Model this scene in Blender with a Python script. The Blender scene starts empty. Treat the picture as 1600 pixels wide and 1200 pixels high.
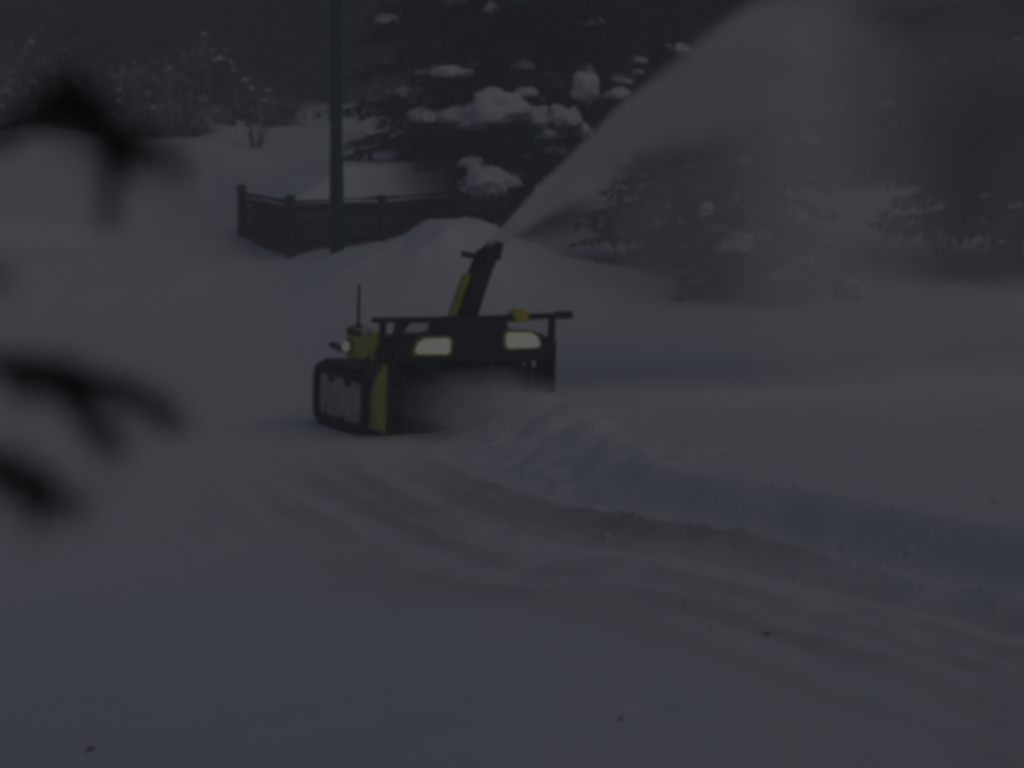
import bpy, math, random
import numpy as np
from mathutils import Vector, Matrix, noise as mnoise

scene = bpy.context.scene
COL = scene.collection
R = math.radians

# ------------------------------------------------------------------ camera, sky, sun, exposure
CAM_H = 2.54
F_PX = 3608.0                       # focal length in pixels of the 1600 px wide photograph
HORIZON = 135.0                     # row of the horizon in the photograph
PITCH = math.atan((600.0 - HORIZON) / F_PX)

cam_data = bpy.data.cameras.new('camera')
cam_data.sensor_width = 36.0
cam_data.lens = F_PX / 1600.0 * 36.0
cam_data.clip_start = 0.05
cam_data.clip_end = 1000.0
cam_data.dof.use_dof = True
cam_data.dof.focus_distance = 17.2
cam_data.dof.aperture_fstop = 2.3
cam = bpy.data.objects.new('camera', cam_data)
COL.objects.link(cam)
cam.location = (0.0, 0.0, CAM_H)
cam.rotation_euler = (math.pi / 2 - PITCH, 0.0, 0.0)
scene.camera = cam

SUN_ELEV, SUN_AZ = R(42), R(132)    # azimuth measured from +Y towards +X: behind the camera, to the right, veiled by cloud
world = bpy.data.worlds.new('World')
scene.world = world
world.use_nodes = True
wn = world.node_tree
sky = wn.nodes.new('ShaderNodeTexSky')
sky.sky_type = 'NISHITA'
sky.sun_disc = False
sky.sun_elevation = SUN_ELEV
sky.sun_rotation = SUN_AZ
sky.air_density = 1.0
sky.dust_density = 2.0
sky.ozone_density = 1.0
# overcast: the blue of the clear sky is mostly greyed by cloud
hsv = wn.nodes.new('ShaderNodeHueSaturation')
hsv.inputs['Saturation'].default_value = 1.28
wn.links.new(sky.outputs['Color'], hsv.inputs['Color'])
bg = wn.nodes['Background']
bg.inputs['Strength'].default_value = 0.060
wn.links.new(hsv.outputs['Color'], bg.inputs['Color'])

sun_data = bpy.data.lights.new('sun', 'SUN')
sun_data.energy = 1.0
sun_data.angle = R(80)
sun_data.color = (1.0, 0.93, 0.84)
sun = bpy.data.objects.new('sun', sun_data)
COL.objects.link(sun)
sdir = Vector((math.sin(SUN_AZ) * math.cos(SUN_ELEV), math.cos(SUN_AZ) * math.cos(SUN_ELEV), math.sin(SUN_ELEV)))
sun.rotation_euler = (-sdir).to_track_quat('-Z', 'Y').to_euler()

vs = scene.view_settings
vs.view_transform = 'Standard'
vs.look = 'None'
vs.gamma = 1.0
vs.exposure = -2.36
scene.cycles.filter_width = 4.6      # the photograph is a soft video still
scene.cycles.use_denoising = True
scene.cycles.volume_bounces = 7
scene.cycles.volume_step_rate = 0.35
scene.cycles.volume_max_steps = 128
scene.cycles.max_bounces = 12
scene.cycles.transparent_max_bounces = 16

# ------------------------------------------------------------------ pixel helpers (layout of real positions)
CP, SP = math.cos(PITCH), math.sin(PITCH)
def ray(px, py):
    a, b = (px - 800.0) / F_PX, (py - 600.0) / F_PX
    return Vector((a, CP - b * SP, -SP - b * CP))
def on_plane(px, py, z=0.0):
    d = ray(px, py); t = (z - CAM_H) / d.z
    return Vector((d.x * t, d.y * t, z))
def at(px, py, y):
    d = ray(px, py); t = y / d.y
    return Vector((d.x * t, y, CAM_H + d.z * t))

# ------------------------------------------------------------------ mesh helpers
class MB:
    """collects vertices, faces and material indices, then becomes ONE mesh object"""
    def __init__(s): s.v, s.f, s.m = [], [], []
    def add(s, verts, faces, mi=0):
        b = len(s.v)
        s.v.extend([tuple(p) for p in verts])
        s.f.extend([tuple(b + i for i in f) for f in faces])
        s.m.extend([mi] * len(faces))
    def box(s, x0, x1, y0, y1, z0, z1, mi=0):
        v = [(x, y, z) for z in (z0, z1) for y in (y0, y1) for x in (x0, x1)]
        s.add(v, [(0, 2, 3, 1), (4, 5, 7, 6), (0, 1, 5, 4), (2, 6, 7, 3), (0, 4, 6, 2), (1, 3, 7, 5)], mi)
    def tube(s, pts, rad, n=8, mi=0, cap=True):
        pts = [Vector(p) for p in pts]
        if not hasattr(rad, '__len__'): rad = [rad] * len(pts)
        rings = []
        for i, p in enumerate(pts):
            t = (pts[min(i + 1, len(pts) - 1)] - pts[max(i - 1, 0)]).normalized()
            a = t.cross(Vector((0, 0, 1)))
            if a.length < 0.08: a = t.cross(Vector((1, 0, 0)))
            a.normalize(); b = t.cross(a)
            rings.append([p + (a * math.cos(2 * math.pi * k / n) + b * math.sin(2 * math.pi * k / n)) * rad[i] for k in range(n)])
        v = [q for r in rings for q in r]
        f = []
        for i in range(len(pts) - 1):
            for k in range(n):
                f.append((i * n + k, i * n + (k + 1) % n, (i + 1) * n + (k + 1) % n, (i + 1) * n + k))
        if cap:
            f.append(tuple(range(n))[::-1]); f.append(tuple((len(pts) - 1) * n + k for k in range(n)))
        s.add(v, f, mi)
    def prism(s, prof, axis, a0, a1, mi=0):
        """closed profile (2-D, counter-clockwise) extruded along an axis ('x','y','z')"""
        def put(p, a):
            return (a, p[0], p[1]) if axis == 'x' else ((p[0], a, p[1]) if axis == 'y' else (p[0], p[1], a))
        n = len(prof)
        v = [put(p, a0) for p in prof] + [put(p, a1) for p in prof]
        f = [(k, (k + 1) % n, n + (k + 1) % n, n + k) for k in range(n)]
        f += [tuple(range(n))[::-1], tuple(range(n, 2 * n))]
        s.add(v, f, mi)
    def build(s, name, mat, parent=None, smooth=False, bevel=0.0):
        me = bpy.data.meshes.new(name)
        me.from_pydata(s.v, [], s.f)
        for m in (mat if isinstance(mat, (list, tuple)) else [mat]): me.materials.append(m)
        if any(s.m): me.polygons.foreach_set('material_index', s.m)
        me.update()
        if smooth: me.polygons.foreach_set('use_smooth', [True] * len(me.polygons))
        o = bpy.data.objects.new(name, me)
        COL.objects.link(o)
        if parent is not None: o.parent = parent
        if bevel > 0:
            import bmesh
            bm = bmesh.new(); bm.from_mesh(me)
            bmesh.ops.recalc_face_normals(bm, faces=bm.faces)
            bm.to_mesh(me); bm.free()
            md = o.modifiers.new('bevel', 'BEVEL'); md.width = bevel; md.segments = 2; md.limit_method = 'ANGLE'
        return o

def tag(o, label=None, cat=None, group=None, kind=None):
    if label: o['label'] = label
    if cat: o['category'] = cat
    if group: o['group'] = group
    if kind: o['kind'] = kind
    return o
def empty(name, loc=(0, 0, 0), rz=0.0):
    o = bpy.data.objects.new(name, None)
    COL.objects.link(o); o.location = loc; o.rotation_euler = (0, 0, rz)
    o.empty_display_size = 0.2
    return o
def copy_tree(o, parent=None):
    c = o.copy(); COL.objects.link(c)
    if parent is not None: c.parent = parent
    for ch in list(o.children): copy_tree(ch, c)
    return c

# ------------------------------------------------------------------ materials
def mat(name, color, rough=0.6, metallic=0.0, var=0.0, scale=5.0, bump=0.0, bscale=40.0, color2=None):
    m = bpy.data.materials.new(name); m.use_nodes = True
    nt = m.node_tree; b = nt.nodes['Principled BSDF']
    b.inputs['Roughness'].default_value = rough; b.inputs['Metallic'].default_value = metallic
    tc = nt.nodes.new('ShaderNodeTexCoord')
    nz = nt.nodes.new('ShaderNodeTexNoise'); nz.inputs['Scale'].default_value = scale; nz.inputs['Detail'].default_value = 6
    nt.links.new(tc.outputs['Object'], nz.inputs['Vector'])
    rp = nt.nodes.new('ShaderNodeValToRGB')
    c2 = color2 or tuple(min(1, c * (1 + var)) for c in color)
    c1 = color if color2 else tuple(c * (1 - var) for c in color)
    rp.color_ramp.elements[0].position = 0.35; rp.color_ramp.elements[1].position = 0.65
    rp.color_ramp.elements[0].color = (*c1, 1); rp.color_ramp.elements[1].color = (*c2, 1)
    nt.links.new(nz.outputs['Fac'], rp.inputs['Fac']); nt.links.new(rp.outputs['Color'], b.inputs['Base Color'])
    if bump > 0:
        n2 = nt.nodes.new('ShaderNodeTexNoise'); n2.inputs['Scale'].default_value = bscale; n2.inputs['Detail'].default_value = 8
        nt.links.new(tc.outputs['Object'], n2.inputs['Vector'])
        bp = nt.nodes.new('ShaderNodeBump'); bp.inputs['Strength'].default_value = bump; bp.inputs['Distance'].default_value = 0.02
        nt.links.new(n2.outputs['Fac'], bp.inputs['Height']); nt.links.new(bp.outputs['Normal'], b.inputs['Normal'])
    return m
def emit_mat(name, color, strength):
    m = bpy.data.materials.new(name); m.use_nodes = True
    b = m.node_tree.nodes['Principled BSDF']
    b.inputs['Base Color'].default_value = (0.7, 0.7, 0.65, 1)
    b.inputs['Emission Color'].default_value = (*color, 1); b.inputs['Emission Strength'].default_value = strength
    return m

SNOW = mat('snow', (0.80, 0.82, 0.85), 0.9, var=0.03, scale=3.0, bump=0.25, bscale=30)
YEL = mat('yellow_paint', (0.62, 0.54, 0.02), 0.45, var=0.15, scale=9, bump=0.05)
BLACK = mat('black_steel', (0.014, 0.014, 0.017), 0.6, var=0.4, scale=12)
RUBBER = mat('track_rubber', (0.016, 0.017, 0.019), 0.85, var=0.4, scale=25, bump=0.3)
GREYP = mat('grey_plate', (0.58, 0.56, 0.55), 0.7, var=0.25, scale=14, bump=0.2)
DUSTY = mat('snow_dusted_steel', (0.10, 0.10, 0.115), 0.8, var=0.4, scale=8)
NAVY = mat('chute_plastic', (0.020, 0.020, 0.026), 0.5, var=0.3, scale=8)
LAMP = emit_mat('headlight_glow', (1.0, 0.97, 0.80), 0.36)
WOOD = mat('brown_planks', (0.050, 0.026, 0.024), 0.85, scale=7, color2=(0.090, 0.046, 0.042), bump=0.4, bscale=25)
POLE = mat('green_metal', (0.002, 0.050, 0.042), 0.5, var=0.2, scale=4)
BARK = mat('bark', (0.035, 0.028, 0.024), 0.95, var=0.4, scale=12, bump=0.8, bscale=30)
NEEDLE = mat('needles', (0.007, 0.062, 0.030), 0.8, scale=1.4, color2=(0.020, 0.115, 0.055))
NEEDLE_BROWN = mat('needles_brownish', (0.018, 0.036, 0.014), 0.8, scale=1.4, color2=(0.038, 0.060, 0.026))
FAR = mat('wood_foliage', (0.024, 0.022, 0.018), 0.9, scale=0.7, color2=(0.046, 0.038, 0.032))
TWIG = mat('twigs', (0.035, 0.042, 0.036), 0.9, var=0.4, scale=3)
FROST = mat('frosted_leaves', (0.09, 0.14, 0.125), 0.9, scale=2.6, color2=(0.52, 0.60, 0.60))
NEARN = mat('near_needles', (0.07, 0.115, 0.075), 0.7, scale=12, color2=(0.11, 0.16, 0.11))

def ground_material():
    m = bpy.data.materials.new('snow_ground'); m.use_nodes = True
    nt = m.node_tree; b = nt.nodes['Principled BSDF']; b.inputs['Roughness'].default_value = 0.95
    at_ = nt.nodes.new('ShaderNodeAttribute'); at_.attribute_name = 'packed'
    tc = nt.nodes.new('ShaderNodeTexCoord')
    n1 = nt.nodes.new('ShaderNodeTexNoise'); n1.inputs['Scale'].default_value = 2.2; n1.inputs['Detail'].default_value = 7
    nt.links.new(tc.outputs['Object'], n1.inputs['Vector'])
    fresh = nt.nodes.new('ShaderNodeMixRGB'); fresh.inputs[1].default_value = (0.79, 0.81, 0.85, 1); fresh.inputs[2].default_value = (0.84, 0.855, 0.875, 1)
    nt.links.new(n1.outputs['Fac'], fresh.inputs[0])
    mix = nt.nodes.new('ShaderNodeMixRGB'); mix.inputs[2].default_value = (0.46, 0.46, 0.465, 1)
    nt.links.new(at_.outputs['Fac'], mix.inputs[0]); nt.links.new(fresh.outputs[0], mix.inputs[1])
    nt.links.new(mix.outputs[0], b.inputs['Base Color'])
    n2 = nt.nodes.new('ShaderNodeTexNoise'); n2.inputs['Scale'].default_value = 18; n2.inputs['Detail'].default_value = 8
    nt.links.new(tc.outputs['Object'], n2.inputs['Vector'])
    bp = nt.nodes.new('ShaderNodeBump'); bp.inputs['Strength'].default_value = 0.25; bp.inputs['Distance'].default_value = 0.03
    nt.links.new(n2.outputs['Fac'], bp.inputs['Height']); nt.links.new(bp.outputs['Normal'], b.inputs['Normal'])
    return m

# ------------------------------------------------------------------ ground
def vnoise(x, y, seed=0):
    xi, yi = np.floor(x), np.floor(y)
    fx, fy = x - xi, y - yi
    fx, fy = fx * fx * (3 - 2 * fx), fy * fy * (3 - 2 * fy)
    def h(a, b):
        n = np.sin(a * 127.1 + b * 311.7 + seed * 74.7) * 43758.5453
        return n - np.floor(n)
    return (h(xi, yi) * (1 - fx) + h(xi + 1, yi) * fx) * (1 - fy) + (h(xi, yi + 1) * (1 - fx) + h(xi + 1, yi + 1) * fx) * fy - 0.5
def fbm(x, y, seed=0, octv=4):
    t = 0; a = 1.0
    for k in range(octv):
        c, s = math.cos(0.6 + 1.1 * k), math.sin(0.6 + 1.1 * k)
        t = t + a * vnoise((x * c - y * s) * 2 ** k + 13.7 * k, (x * s + y * c) * 2 ** k - 7.3 * k, seed + k); a *= 0.5
    return t
def sstep(a, b, x):
    t = np.clip((x - a) / (b - a), 0, 1)
    return t * t * (3 - 2 * t)

MACH_YAW = R(26)
mo = on_plane(607, 674)
MACH = Matrix.Translation(mo) @ Matrix.Rotation(MACH_YAW, 4, 'Z') @ Matrix.Rotation(R(2.0), 4, 'Y')

TOE = [(-3.6, 30.0), (-1.75, 19.0), (mo.x + 0.20, mo.y + 0.05)] + \
      [tuple(on_plane(px, py)[:2]) for px, py in ((730, 712), (815, 750), (930, 792), (1060, 824), (1200, 845), (1400, 888), (1600, 935), (2000, 1045), (2600, 1260))]
def toe_dist(x, y):
    """signed distance (positive: uncleared snow) and run along the toe of the cut snow bank"""
    best = np.full(x.shape, 1e9); sgn = np.zeros(x.shape); run = np.zeros(x.shape); acc = 0.0
    for (ax, ay), (bx, by) in zip(TOE[:-1], TOE[1:]):
        dx, dy = bx - ax, by - ay; L = math.hypot(dx, dy)
        t = np.clip(((x - ax) * dx + (y - ay) * dy) / L ** 2, 0, 1)
        d = np.hypot(x - ax - t * dx, y - ay - t * dy)
        s = np.sign(dx * (y - ay) - dy * (x - ax))
        k = d < best - 1e-9
        best = np.where(k, d, best); sgn = np.where(k, s, sgn); run = np.where(k, acc + t * L, run)
        acc += L
    return best * sgn, run
RUN0 = math.hypot(TOE[1][0] - TOE[0][0], TOE[1][1] - TOE[0][1]) + math.hypot(TOE[2][0] - TOE[1][0], TOE[2][1] - TOE[1][1])

def hill(y):
    q = np.clip(y - 17.0, 0, None)
    a = 0.0075 * np.minimum(q, 8.0) ** 2
    b = 0.076 * np.clip(q - 8.0, 0, 22.0)
    c = 0.06 * np.clip(q - 30.0, 0, 60)
    return a + b + c
def ground_z(x, y, full=False):
    x = np.asarray(x, float); y = np.asarray(y, float)
    d, run = toe_dist(x, y)
    r = run - RUN0
    z = hill(y) + 0.05 * fbm(x * 0.35, y * 0.35, 3, 4) * sstep(6, 14, y) + 0.03 * fbm(x * 0.5, y * 0.5, 9, 3)
    # foreground tilted down left and up towards the viewer so it takes less sun
    z = z - 0.085 * np.clip(0.9 - x, 0, 6) * (1 - sstep(12.0, 17.5, y)) + 0.05 * np.clip(12.0 - y, 0, 8) * (1 - sstep(-0.5, 1.5, x))
    # uncleared snow and its cut face
    wid = 0.26 + 0.75 * (1 - sstep(1.0, 4.2, r)) + 0.06 * vnoise(run * 0.7, run * 0.0, 5)
    wid = np.where(r < 0, 0.9, wid)
    lump = sstep(-0.1, 0.25, d) * (1 - sstep(0.6, 1.6, d)) * (r > -0.3) * (1 - sstep(3.2, 5.0, r))
    dj = d + (0.16 * fbm(x * 1.9, y * 1.9, 21, 4) * (1 - 0.8 * sstep(3.0, 4.6, r)) + 0.10 * vnoise(run * 0.8, run * 0, 23) + 0.025 * fbm(x * 8, y * 8, 22, 3)) * (r > -0.2)
    dep = np.where(r < -0.5, 0.17, 0.27)
    dep = 0.15 + 0.07 * sstep(-1.5, 0.3, r) + 0.05 * sstep(3.2, 5.0, r)
    z = z + dep * sstep(0.0, 1.0, dj / wid) * (1 - 0.35 * sstep(6, 14, y - 14.0))
    z = z + lump * 0.13 * np.abs(fbm(x * 2.6, y * 2.6, 31, 4))
    # path side: low berm along the toe and long grooves left by the machine
    path = sstep(-2.9, -0.8, d) * (1 - sstep(-0.12, 0.02, d)) * sstep(0.0, 2.2, r)
    berm = np.exp(-((d + 0.17 + 0.05 * vnoise(run, run * 0, 8)) / 0.085) ** 2) * sstep(2.6, 4.2, r)
    groove = sum(vnoise(d * 4.6 * 2 ** k + 5 * k, run * 0.45 * 1.5 ** k, 41 + k) * 0.55 ** k for k in range(4))
    z = z + berm * 0.055 + path * (0.032 * groove + 0.022 * fbm(x * 6.5, y * 6.5, 43, 3) - 0.01)
    z = z - path * 0.05 * np.exp(-((d + 0.48) / 0.14) ** 2) * sstep(2.5, 4.5, r)
    z = z + path * 0.02 * fbm(x * 6, y * 6, 51, 3)
    crumb = np.clip(fbm(x * 7.5, y * 7.5, 81, 3) - 0.28, 0, 1) * np.exp(-((d - 0.05) / 0.45) ** 2) * (r > -0.2)
    z = z + 0.12 * crumb * (1 - 0.5 * sstep(3.5, 5.5, r))
    # snow heap in front of the plank bed, and the swell to its right
    def bump(px, py_d, h, sx, sy):
        cx = (px - 800) / F_PX * py_d
        return h * np.exp(-((x - cx) / sx) ** 2 - ((y - py_d) / sy) ** 2)
    z = z + (0.55 + 0.26 * fbm(x * 1.7, y * 1.7, 91, 4)) * sstep(-2.7, -0.55, x + 0.25 * vnoise(y * 1.3, x * 1.3, 4)) * (1 - 0.62 * sstep(-0.85, 0.9, x + 0.2 * vnoise(y * 1.7, x * 1.7, 6))) * (1 - sstep(0.1, 1.5, x)) \
          * np.exp(-((y - 24.5) / 1.15) ** 2)
    z = z + 0.05 * fbm(x * 1.1, y * 1.1, 61, 4) * sstep(19, 23, y)
    # packed and scooped snow where the machine stands
    mu = (x - mo.x) * math.cos(MACH_YAW) + (y - mo.y) * math.sin(MACH_YAW); mv = -(x - mo.x) * math.sin(MACH_YAW) + (y - mo.y) * math.cos(MACH_YAW)
    k1 = np.clip(1.6 * np.exp(-((mu + 0.25) / 0.75) ** 4 - ((mv - 0.75) / 1.15) ** 4), 0, 1)
    k2 = np.clip(1.4 * np.exp(-((mu - 0.16) / 0.36) ** 2 - ((mv - 0.05) / 0.36) ** 2), 0, 1)
    z = z * (1 - k1) + (-0.085 - 0.02 * mv) * k1
    z = z * (1 - k2) + (-0.06) * k2
    z = z + np.clip(0.16 + 0.5 * fbm(x * 0.8, y * 0.5, 95, 4), 0, 1) * np.exp(-((y - 36.6 - 0.5 * vnoise(x * 0.7, x * 0, 96)) / 0.7) ** 2) * (1 - sstep(-5.0, -3.4, x))
    # terrace edge at far left
    z = z + 0.22 * sstep(0, 1, (y - 26.6 + 0.1 * x) / 0.8) * (1 - sstep(-5.2, -4.3, x))
    # dents in the smooth snow of the foreground
    for px, py, a, b, h in DENTS:
        c = on_plane(px, py)
        z = z - h * np.exp(-((x - c.x) / a) ** 2 - ((y - c.y) / b) ** 2)
    if full:
        packed = path * np.clip(0.30 + 0.9 * groove + 0.25 * fbm(x * 3, y * 3, 71, 3), 0, 1)
        return z, packed
    return z
DENTS = [(1010, 1122, .09, .07, .03), (610, 1132, .05, .03, .02), (970, 1141, .06, .03, .02), (350, 1028, .07, .03, .015),
         (715, 1108, .03, .04, .02), (1195, 992, .06, .05, .03), (1110, 873, .05, .05, .03), (980, 925, .08, .06, .03), (440, 655, .12, .10, .04),
         (325, 772, .1, .06, .02), (1290, 950, .14, .10, .05), (1350, 1100, .05, .04, .02), (1450, 1005, .1, .07, .03), (325, 505, .15, .2, .05), (820, 870, .07, .05, .02)]
def gz(x, y): return float(ground_z(np.array([x]), np.array([y]))[0])

def axis(parts):
    out = []
    for a, b, st in parts:
        n = max(1, int(round((b - a) / st))); out += list(np.linspace(a, b, n, endpoint=False))
    return np.array(out + [parts[-1][1]])
xs = axis([(-70, -40, 6), (-40, -12, 2), (-12, -5, .25), (-5, 5.6, .05), (5.6, 12, .25), (12, 40, 2), (40, 70, 6)])
ys = axis([(-20, 0, 4), (0, 7, .35), (7, 19, .045), (19, 31, .10), (31, 60, .6), (60, 110, 10)])
GX, GY = np.meshgrid(xs, ys)
GZ, GP = ground_z(GX, GY, True)
nx, ny = len(xs), len(ys)
me = bpy.data.meshes.new('snow_ground')
verts = np.stack([GX.ravel(), GY.ravel(), GZ.ravel()], 1)
ii = (np.arange(ny - 1)[:, None] * nx + np.arange(nx - 1)[None]).ravel()
faces = np.stack([ii, ii + 1, ii + 1 + nx, ii + nx], 1)
me.vertices.add(len(verts)); me.vertices.foreach_set('co', verts.ravel())
me.loops.add(faces.size); me.loops.foreach_set('vertex_index', faces.ravel().astype(np.int32))
me.polygons.add(len(faces)); me.polygons.foreach_set('loop_start', (np.arange(len(faces)) * 4).astype(np.int32))
me.update(calc_edges=True)
me.polygons.foreach_set('use_smooth', [True] * len(faces))
at_ = me.attributes.new('packed', 'FLOAT', 'POINT'); at_.data.foreach_set('value', GP.ravel().astype(np.float32))
me.materials.append(ground_material())
ground = bpy.data.objects.new('snow_ground', me); COL.objects.link(ground)
tag(ground, 'snow covered ground with a cleared strip and cut snow bank', kind='structure')

def crumbs():
    r = np.random.RandomState(5); n = 26000
    x = r.uniform(-1.2, 5.5, n); y = r.uniform(8.0, 17.2, n)
    d, run = toe_dist(x, y); q = run - RUN0
    keep = (q > 0.2) & (r.rand(n) < np.exp(-((d + 0.12) / 0.38) ** 2) * .5 + .04 * ((d < 0) & (d > -2)))
    idx = np.nonzero(keep)[0][:900]
    z = ground_z(x[idx], y[idx]); m = MB(); rr = random.Random(8)
    for k, i in enumerate(idx):
        s_ = .004 + .018 * rr.random() ** 4 + (.014 * rr.random() if abs(d[i]) < .2 and rr.random() < .08 else 0)
        blob_mesh(m, (x[i], y[i], z[k] + s_ * .2), (s_, s_ * rr.uniform(.7, 1.2), s_ * rr.uniform(.6, .9)), rr, sub=1, flat=.8, rough=.8)
    tag(m.build('snow_crumbs', SNOW, smooth=True), 'loose crumbs of snow along the foot of the cut bank', kind='stuff')

# ------------------------------------------------------------------ snow blower
def mach_root():
    o = empty('snow_blower'); o.matrix_world = MACH
    return tag(o, 'yellow and black tracked snow blower with two lit headlights throwing snow', 'snow blower')
mach = mach_root()
W = 1.36
# auger housing: open drum seen from the front, side plates, top hood
m = MB()
prof = []
for k in range(13):                       # inside of the drum, from the top lip round to the bottom lip
    a = R(75 - k * 12.5 + 0)
    prof.append((0.30 - 0.27 * math.sin(R(90)) * 0 - 0.0 + 0.27 * math.cos(a), 0.27 + 0.27 * math.sin(a)))
outer = [(0.02, 0.60), (0.06, 0.62)] + [(p[0] + 0.02 * 1, p[1] + 0.015) for p in prof] + [(0.14, -0.02)]
inner = [(0.14, 0.0)] + [(p[0], p[1]) for p in prof[::-1]] + [(0.05, 0.58), (0.02, 0.58)]
shell = outer + inner
n = len(outer)
for i in range(n - 1):
    pass
v0 = [(0.0, y, z) for y, z in outer] + [(0.0, y, z) for y, z in inner[::-1]]
v1 = [(W, y, z) for y, z in outer] + [(W, y, z) for y, z in inner[::-1]]
k = len(outer); kk = len(inner)
m.prism(outer + inner, 'x', 0.006, W - 0.006)
m.build('auger_housing', BLACK, mach)
# hood band carrying the lights
m = MB()
m.prism([(0.02, 0.50), (W - 0.005, 0.505), (W - 0.005, 0.66), (1.24, 0.72), (1.0, 0.735), (0.40, 0.725), (0.22, 0.69), (0.02, 0.60)], 'y', 0.0, 0.26)
m.build('hood', BLACK, mach, bevel=0.02)
m = MB()
m.prism([(0.36, 0.665), (1.00, 0.665), (0.95, 0.815), (0.40, 0.815)], 'y', 0.0, 0.20)
m.build('centre_panel', BLACK, mach, bevel=0.01)
# left side plate, yellow, slanted rear edge
m = MB()
m.prism([(-0.01, -0.02), (0.36, -0.02), (0.35, 0.24), (0.08, 0.50), (-0.01, 0.50)], 'x', -0.022, 0.0)
m.build('side_plate', YEL, mach, bevel=0.004)
m = MB()
m.prism([(0.0, 0.06), (0.12, 0.0), (0.42, -0.01), (0.40, 0.20), (0.26, 0.57), (0.0, 0.57)], 'x', W - 0.003, W + 0.02)
o = m.build('side_plate', BLACK, mach, bevel=0.004); o['label'] = 'black side plate half sunk in the uncleared snow'
# blade rim in front of the left plate
m = MB(); m.box(-0.03, 0.012, -0.05, -0.012, -0.01, 0.53); m.build('cutter_blade', BLACK, mach, bevel=0.004)
# auger: a shaft with a ribbon screw
m = MB()
m.tube([(0.02, 0.27, 0.27), (W - 0.02, 0.27, 0.27)], 0.025, 10)
prev = None
N = 110
for i in range(N + 1):
    x = 0.05 + (W - 0.1) * i / N; s = 1 if x < W / 2 else -1
    a = s * (x - W / 2) * 2 * math.pi / 0.34
    p0 = (x, 0.27 + 0.12 * math.cos(a), 0.27 + 0.12 * math.sin(a)); p1 = (x, 0.27 + 0.22 * math.cos(a), 0.27 + 0.22 * math.sin(a))
    p2 = (x + 0.012, p1[1], p1[2]); p3 = (x + 0.012, p0[1], p0[2])
    if prev: m.add(list(prev) + [p0, p1, p2, p3], [(0, 1, 5, 4), (1, 2, 6, 5), (2, 3, 7, 6), (3, 0, 4, 7)])
    prev = (p0, p1, p2, p3)
m.build('auger', DUSTY, mach)
# handle bar over the hood
m = MB(); m.tube([(-0.13, 0.06, 0.825), (0.3, 0.06, 0.822), (1.0, 0.06, 0.832), (W + 0.17, 0.06, 0.850)], [0.02, 0.024, 0.024, 0.022], 10)
m.tube([(W + 0.03, 0.06, 0.848), (W + 0.17, 0.06, 0.850)], [0.031, 0.031], 10)
m.build('handle_bar', BLACK, mach, smooth=False)
for x in (-0.045, W):
    m = MB(); m.box(x - 0.022, x + 0.022, 0.03, 0.08, 0.50 if x < 0.5 else 0.56, 0.82 if x < 0.5 else 0.835)
    if x < 0.5: m.box(x - 0.022, x + 0.05, 0.0, 0.12, 0.50, 0.63)
    else: m.box(x - 0.07, x + 0.03, 0.02, 0.12, 0.56, 0.66)
    m.build('bar_bracket', BLACK, mach, bevel=0.006)
m = MB(); m.prism([(0.05, 0.69), (0.09, 0.69), (0.16, 0.77), (0.19, 0.815), (0.07, 0.815), (0.06, 0.75)], 'y', 0.05, 0.11); m.build('bar_clamp', BLACK, mach, bevel=0.01)
m = MB(); m.tube([(1.09, 0.10, 0.80), (1.09, 0.10, 0.865), (1.09, 0.10, 0.893)], [0.085, 0.085, 0.055], 16); m.build('filler_cap', YEL, mach, smooth=False)
# headlights
def headlight(x, z, mir):
    m = MB()
    pts = [(-0.165, -0.035), (-0.145, -0.062), (0.125, -0.068), (0.152, -0.045), (0.155, 0.040), (0.130, 0.066), (-0.075, 0.062), (-0.135, 0.030)]
    if mir: pts = [(-p[0], p[1]) for p in pts][::-1]
    m.prism([(x + p[0] * 1.07, z + p[1] * 1.18) for p in pts], 'y', -0.020, 0.03)
    h = m.build('headlight', YEL_DARK, mach, bevel=0.006)
    m = MB(); m.prism([(x + p[0] * 0.92, z + p[1] * 0.92) for p in pts], 'y', -0.034, -0.012)
    m.build('lens', LAMP, h, bevel=0.016)
YEL_DARK = mat('headlight_rim', (0.26, 0.24, 0.02), 0.5, var=0.2)
headlight(0.335, 0.632, False)
headlight(1.075, 0.668, True)
# engine body behind the housing
m = MB()
m.prism([(0.64, 0.40), (0.98, 0.40), (1.02, 0.50), (1.00, 0.64), (0.90, 0.69), (0.70, 0.68), (0.64, 0.64)], 'x', 0.04, W - 0.06)
body = m.build('engine_cover', YEL, mach, bevel=0.03)
m = MB(); m.box(0.10, W - 0.12, 0.40, 1.24, 0.17, 0.41); m.build('chassis', BLACK, mach, bevel=0.02)
m = MB(); m.box(0.033, 0.045, 0.50, 0.96, 0.635, 0.685); m.build('cover_band', BLACK, mach, bevel=0.004)
m = MB(); m.prism([(0.40, 0.42), (0.66, 0.42), (0.66, 0.67), (0.44, 0.66), (0.40, 0.62)], 'x', 0.03, 0.055); m.build('side_panel', YEL, mach, bevel=0.006)
m = MB(); m.box(0.0, 0.07, 0.34, 0.40, 0.30, 0.70); m.build('body_post', YEL, mach, bevel=0.008)
m = MB()
for q in range(16): pass
m.tube([(0.045, 0.90, 0.545), (0.005, 0.885, 0.545)], [0.052, 0.052], 18); l = m.build('side_lamp', YEL_DARK, mach)
m = MB(); m.tube([(0.006, 0.885, 0.545), (-0.006, 0.88, 0.545), (-0.012, 0.878, 0.545)], [0.043, 0.040, 0.020], 18); m.build('lens', LAMP, l)
m = MB(); m.tube([(0.10, 0.98, 0.51), (0.06, 1.12, 0.505), (0.04, 1.27, 0.52)], [0.035, 0.030, 0.026], 12); m.build('exhaust_pipe', DUSTY, mach)
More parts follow.
